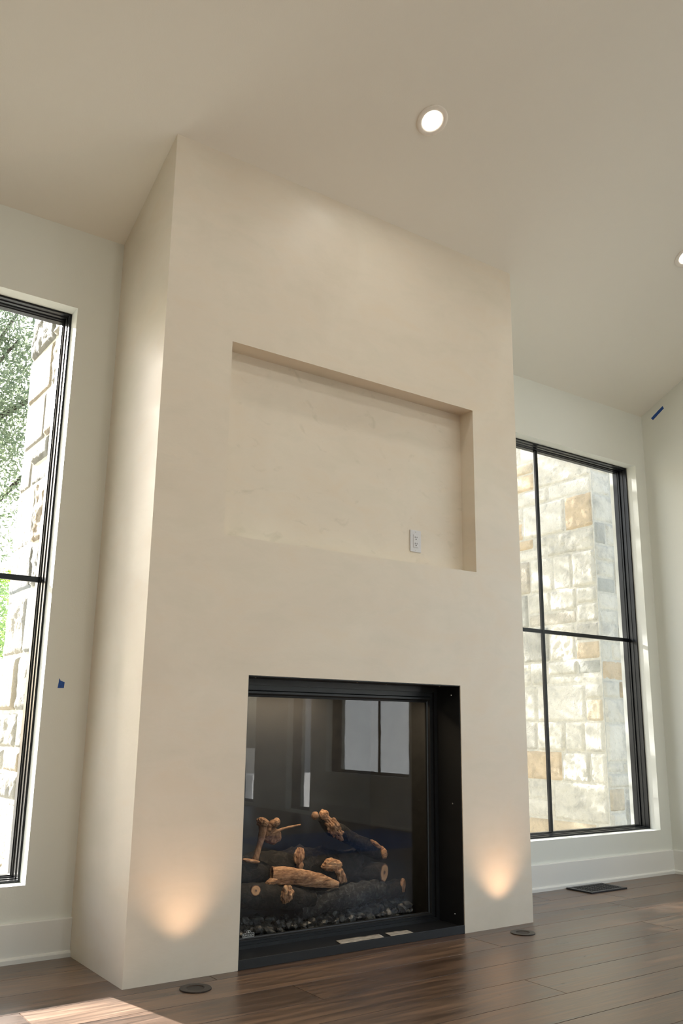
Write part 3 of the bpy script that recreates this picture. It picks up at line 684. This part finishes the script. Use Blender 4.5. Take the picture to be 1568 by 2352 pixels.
# ------------------------------------------------------------ floor uplights
def uplight(label, x, y, tilt, spread, first=None):
    root = thing('floor_uplight', label, 'floor light', (x, y, 0), 'round uplights set in the floor before the surround')
    if first:
        for ch in first.children:
            c = ch.copy(); C.objects.link(c); c.parent = root
    else:
        lathe('trim_ring', [(.0585, 0), (.0585, .0028), (.0572, .0042), (.036, .0042), (.0335, .003), (.031, .0008)], M['bronze'], root, smooth=False)
        lathe('baffle', [(.0305, .0012), (.026, .0010), (.018, .0008)], M['slot'], root)
        lathe('lens', [(.018, .0008), (.001, .0009)], M['slot'], root)
    ld = bpy.data.lights.new('uplight_lamp', 'SPOT'); ld.energy = UPLIGHT_POWER; ld.color = UPLIGHT_COLOR; ld.spot_size = math.radians(spread); ld.spot_blend = 1.0; ld.shadow_soft_size = 0.012
    lo = bpy.data.objects.new('uplight_lamp', ld); C.objects.link(lo); lo.location = (x - 0.012, y, 0.018); lo.rotation_euler = (PI - math.radians(tilt), 0, 0)
    return root
u0 = uplight('round dark bronze uplight in the floor near the left corner of the surround', .229, -.131, 2, 92)
uplight('round dark bronze uplight in the floor near the right corner of the surround', 1.927, -.139, 9, 90, u0)

# ------------------------------------------------------------ floor register
def vent():
    root = thing('floor_vent', 'dark rectangular metal floor vent under the right window', 'floor vent', (3.19, .455, 0))
    x0, x1, y0, y1 = 3.03, 3.36, .355, .548
    bm = bmesh.new()
    bx(bm, x0, x1, y0, y0 + .022, 0, .009, .002); bx(bm, x0, x1, y1 - .022, y1, 0, .009, .002)
    bx(bm, x0, x0 + .024, y0 + .0221, y1 - .0221, 0, .009, .002); bx(bm, x1 - .024, x1, y0 + .0221, y1 - .0221, 0, .009, .002)
    keep(bmobj('vent_frame', bm, M['ventm']), root)
    bm = bmesh.new(); bx(bm, x0 + .024, x1 - .024, y0 + .022, y1 - .022, 0, .0015)
    for i in range(13):
        x = x0 + .036 + i * .0215; bx(bm, x - .0035, x + .0035, y0 + .0222, y1 - .0222, .0012, .0075)
    for j in range(3):
        y = y0 + .06 + j * .037; bx(bm, x0 + .0242, x1 - .0242, y - .003, y + .003, .0012, .0068)
    keep(bmobj('louvers', bm, M['ventm']), root)
vent()

# ------------------------------------------------------------ blue sheet mirrored in the fireplace glass
tag(box('floor_protection_sheet', 2.4, 4.05, -3.3, -2.1, 0.0005, 0.003, M['sheet']), 'blue protective sheet on the floor, mirrored in the fireplace glass', 'floor sheet')

# ------------------------------------------------------------ stone outside
def ashlar(origin, U, Vd, Nn, Wd, H, seed, tones, hs, wr=(0.16, 0.52)):
    """Random coursed stones with rough faces. Returns verts, faces, tone."""
    r = random.Random(seed); vs_, fs, tn = [], [], []; O = Vector(origin); U, Vd, Nn = Vector(U), Vector(Vd), Vector(Nn)
    def block(a, b, c, d):
        g = 0.005; a += g; b -= g; c += g; d -= g
        if b - a < 0.02 or d - c < 0.02: return
        nx = max(4, int((b - a) / 0.016)); ny = max(4, int((d - c) / 0.016)); k = len(vs_); pr = r.uniform(0.009, 0.026); tiltu = r.uniform(-.012, .012); tiltv = r.uniform(-.014, .014)
        rg = r.choice([0.15, 0.35, 0.7, 1.0, 1.3]); sd = Vector((r.uniform(0, 90), 0, 0))
        for j in range(ny + 1):
            for i in range(nx + 1):
                u, v = a + (b - a) * i / nx, c + (d - c) * j / ny
                e = min(i, nx - i, j, ny - j); edge = 0 if e == 0 else (0.9 if e == 1 else 1)
                p = Vector((u * 9, v * 9, 0)) + sd
                h = pr * edge + (e > 0) * rg * (0.008 * noise.noise(p) + 0.007 * noise.noise(p * 2.7) + 0.008 * abs(noise.noise(p * 1.6)) + 0.004 * noise.noise(p * 6)) + edge * (tiltu * (u - a) + tiltv * (v - c))
                ju = 0.004 * noise.noise(Vector((v * 14, 3, u)) + sd) if i in (0, nx) else 0; jv = 0.004 * noise.noise(Vector((u * 14, 7, v)) + sd) if j in (0, ny) else 0
                vs_.append(O + U * (u + ju) + Vd * (v + jv) + Nn * max(h, -0.004 if e == 0 else 0.002))
        t = r.choice(tones)
        t = min(1, max(0, t + r.uniform(-.03, .03)))
        for j in range(ny):
            for i in range(nx):
                q = k + j * (nx + 1) + i; fs.append((q, q + 1, q + nx + 2, q + nx + 1)); tn.append(t)
    z = 0
    while z < H - 0.03:
        h = min(r.choice(hs), H - z)
        if H - z - h < 0.08: h = H - z
        u = 0
        while u < Wd - 0.01:
            wd = r.uniform(*wr)
            if Wd - u - wd < 0.12: wd = Wd - u
            if h > 0.2 and r.random() < 0.3:
                s = h * r.uniform(0.38, 0.62); block(u, u + wd, z, z + s)
                if wd > 0.35: m_ = wd * r.uniform(.4, .6); block(u, u + m_, z + s, z + h); block(u + m_, u + wd, z + s, z + h)
                else: block(u, u + wd, z + s, z + h)
            else: block(u, u + wd, z, z + h)
            u += wd
        z += h
    return vs_, fs, tn
def stonebox(name, label, x0, x1, y0, y1, z0, z1, sides, seed, tones=None, smat='stone'):
    vs_, fs, tn = [], [], []
    tones = tones or [0.05, 0.1, 0.2, 0.3, 0.4, 0.4, 0.45, 0.45, 0.15, 0.62, 0.70, 0.80, 0.97]
    for s, (o, U, Nn, Wd, hs, wr) in enumerate(sides):
        a, b, c = ashlar(o, U, (0, 0, 1), Nn, Wd, z1 - z0, seed + s, tones, hs, wr); k = len(vs_)
        vs_ += a; fs += [tuple(k + i for i in f) for f in b]; tn += c
    k = len(vs_)
    m_ = 0.004; x0 -= m_; y0 -= m_
    vs_ += [(x, y, z) for z in (z0, z1) for x, y in ((x0, y0), (x1, y0), (x1, y1), (x0, y1))]
    fs += [tuple(k + i for i in f) for f in ((0, 3, 2, 1), (4, 5, 6, 7), (0, 1, 5, 4), (1, 2, 6, 5), (2, 3, 7, 6), (3, 0, 4, 7))]; tn += [0.4] * 6
    o = mesh(name, vs_, fs, [M[smat], M['mortar']], smooth=False)
    for p in range(len(fs) - 6, len(fs)): o.data.polygons[p].material_index = 1
    sm = [True] * (len(fs) - 6) + [False] * 6; o.data.polygons.foreach_set('use_smooth', sm)
    attr(o.data, 'tone', tn); tag(o, label, 'stone wall'); return o
GZ = -0.8; TOP = 5.2
hsL = [0.16, 0.22, 0.27, 0.30, 0.34]
cx0, cy1 = -0.11, 1.63
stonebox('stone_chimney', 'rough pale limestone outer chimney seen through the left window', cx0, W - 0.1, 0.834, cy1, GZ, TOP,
         [((cx0, cy1, GZ), (0, -1, 0), (-1, 0, 0), cy1 - 0.83, [0.18, 0.24, 0.28, 0.33], (0.2, 0.6))], 11, [0.62, 0.66, 0.80, 0.84, 0.88, 0.97, 0.99, 0.05], 'stone_darkened')  # darker tones picked to hold back the sun on this face
sx, sy = 5.21, 1.92
stonebox('stone_wing_wall', 'pale limestone block wall outside, filling the right window', sx, sx + 1.5, sy, sy + 2.4, GZ, TOP,
         [((sx, sy + 2.4, GZ), (0, -1, 0), (-1, 0, 0), 2.4, hsL, (0.22, 0.62)), ((sx, sy, GZ), (1, 0, 0), (0, -1, 0), 1.5, hsL, (0.16, 0.4))], 23)

# garden ground and unseen blocks added as bright reflections for the fireplace glass
g = mesh('ground', [(-60, -60, GZ), (60, -60, GZ), (60, 60, GZ), (-60, 60, GZ), (-60, -60, GZ - .2), (60, -60, GZ - .2), (60, 60, GZ - .2), (-60, 60, GZ - .2)],
         [(0, 1, 2, 3), (7, 6, 5, 4), (0, 4, 5, 1), (1, 5, 6, 2), (2, 6, 7, 3), (3, 7, 4, 0)], M['ground']); struct(g)
tag(box('pane_reflector', 10.05, 15.5, -16.0, -13.0, GZ, 2.6, M['greyblock'], bev=0.02), 'added out-of-view pale building mirrored in the fireplace glass', 'reflector')
tag(box('glint_reflector', 8.2, 9.9, -13.3, -13.0, GZ, -0.05, M['white_block'], bev=0.02), 'added low white block out of view, giving the bright spot mirrored in the fireplace glass', 'wall')

# ------------------------------------------------------------ trees
def tree(name, label, base, height, blobs, leaf_m, nleaf, lsize, seed, group='trees outside the left window'):
    r = random.Random(seed); root = thing(name, label, 'tree', base, group); B = Vector(base)
    top = B + Vector((r.uniform(-.3, .3), 0, height * .75))
    ob, _, _ = tube('trunk', [B, B.lerp(top, .5) + Vector((.12, .1, 0)), top], [height * .022, height * .016, height * .006], M['bark'], None, amp=.1, seed=seed, seg=12, freq=3); keep(ob, root)
    for (c, rad) in blobs:
        c = Vector(c); st = B.lerp(top, r.uniform(.4, .8)); md = st.lerp(c, .5) + Vector((0, 0, .25))
        ob, _, _ = tube('branch', [st, md, c], [height * .008, height * .005, height * .002], M['bark'], None, amp=.1, seed=seed, seg=8, freq=3); keep(ob, root)
    vs_, fs, tn = [], [], []
    tot = sum(b[1] ** 2 for b in blobs)
    for c, rad in blobs:
        c = Vector(c); n = int(nleaf * rad ** 2 / tot)
        twigs = [c + Vector((r.gauss(0, 1), r.gauss(0, 1), r.gauss(0, .8))).normalized() * rad * r.random() ** .45 for _ in range(max(6, n // 28))]
        for i in range(n):
            q = r.choice(twigs) + Vector((r.gauss(0, 1), r.gauss(0, 1), r.gauss(0, 1))) * rad * .09
            d = Vector((r.gauss(0, 1), r.gauss(0, 1), r.gauss(0, 1))).normalized(); s = d.orthogonal().normalized(); L = lsize * r.uniform(.6, 1.3); Wd = L * .5
            k = len(vs_); vs_ += [q, q + d * L * .5 + s * Wd * .5, q + d * L, q + d * L * .5 - s * Wd * .5]; fs.append((k, k + 1, k + 2, k + 3)); tn.append(r.random())
    o = mesh('foliage', vs_, fs, leaf_m); attr(o.data, 'tone', tn); o['kind'] = 'stuff'; keep(o, root)
    return root
tree('oak_tree', 'tall airy grey green tree with small leaves behind the left window', (0.2, 9.5, GZ), 8.0,
     [((1.5, 9.3, 4.9), 1.35), ((0.4, 9.3, 5.5), 1.4), ((0.9, 9.6, 3.7), 1.1), ((1.6, 9.2, 6.4), 1.2), ((-0.5, 9.5, 4.4), 1.1), ((2.7, 9.6, 5.4), 1.2), ((0.6, 9.4, 6.9), 1.2), ((3.2, 9.8, 6.6), 1.2), ((2.0, 10, 7.8), 1.3), ((1.2, 10.6, 5.6), 1.3), ((0.5, 10.6, 6.4), 1.2)], M['leaf'], 48000, .080, 5)
tree('garden_tree', 'bright lime green leafy tree low behind the left window', (2.4, 12.5, GZ), 4.2,
     [((2.4, 12.3, 2.5), 0.9), ((1.7, 12.4, 2.8), 0.9), ((2.9, 12.6, 1.6), 1.0), ((2.1, 12.3, 1.6), 0.9), ((2.5, 12.4, 3.15), 0.6)], M['lime'], 12000, .09, 6)
tree('light_blocker_tree', 'added unseen evergreen that shades the stone wing wall', (3.95, 9.2, GZ), 9.0,  # unseen tree added to keep direct sun off the wing wall
     [((3.95, 9.2, 1.0), 1.5), ((3.95, 9.2, 2.2), 1.5), ((3.9, 9.2, 3.4), 1.45), ((4.0, 9.2, 4.6), 1.4), ((3.95, 9.1, 5.8), 1.3), ((3.95, 9.2, 7.0), 1.2), ((3.1, 9.3, 3.0), 1.0), ((4.8, 9.2, 3.0), 1.1), ((4.8, 9.2, 4.6), 1.0), ((4.7, 9.2, 1.6), 1.0)], M['leaf'], 17000, .12, 9)
blocker = [o for o in C.objects if o.name == 'light_blocker_tree'][0]
for loc, lab in (((-6.2, 8.2, GZ), 'added unseen evergreen blocking low sky, nearest the house'), ((-11.3, 8.8, GZ), 'added unseen evergreen blocking low sky, middle of the row'), ((-16.4, 8.4, GZ), 'added unseen evergreen blocking low sky, far left end of the row')):  # unseen copies added to cut sky light entering the left window
    c = blocker.copy(); C.objects.link(c); c.location = loc; c['label'] = lab
    for ch in blocker.children:
        d = ch.copy(); C.objects.link(d); d.parent = c
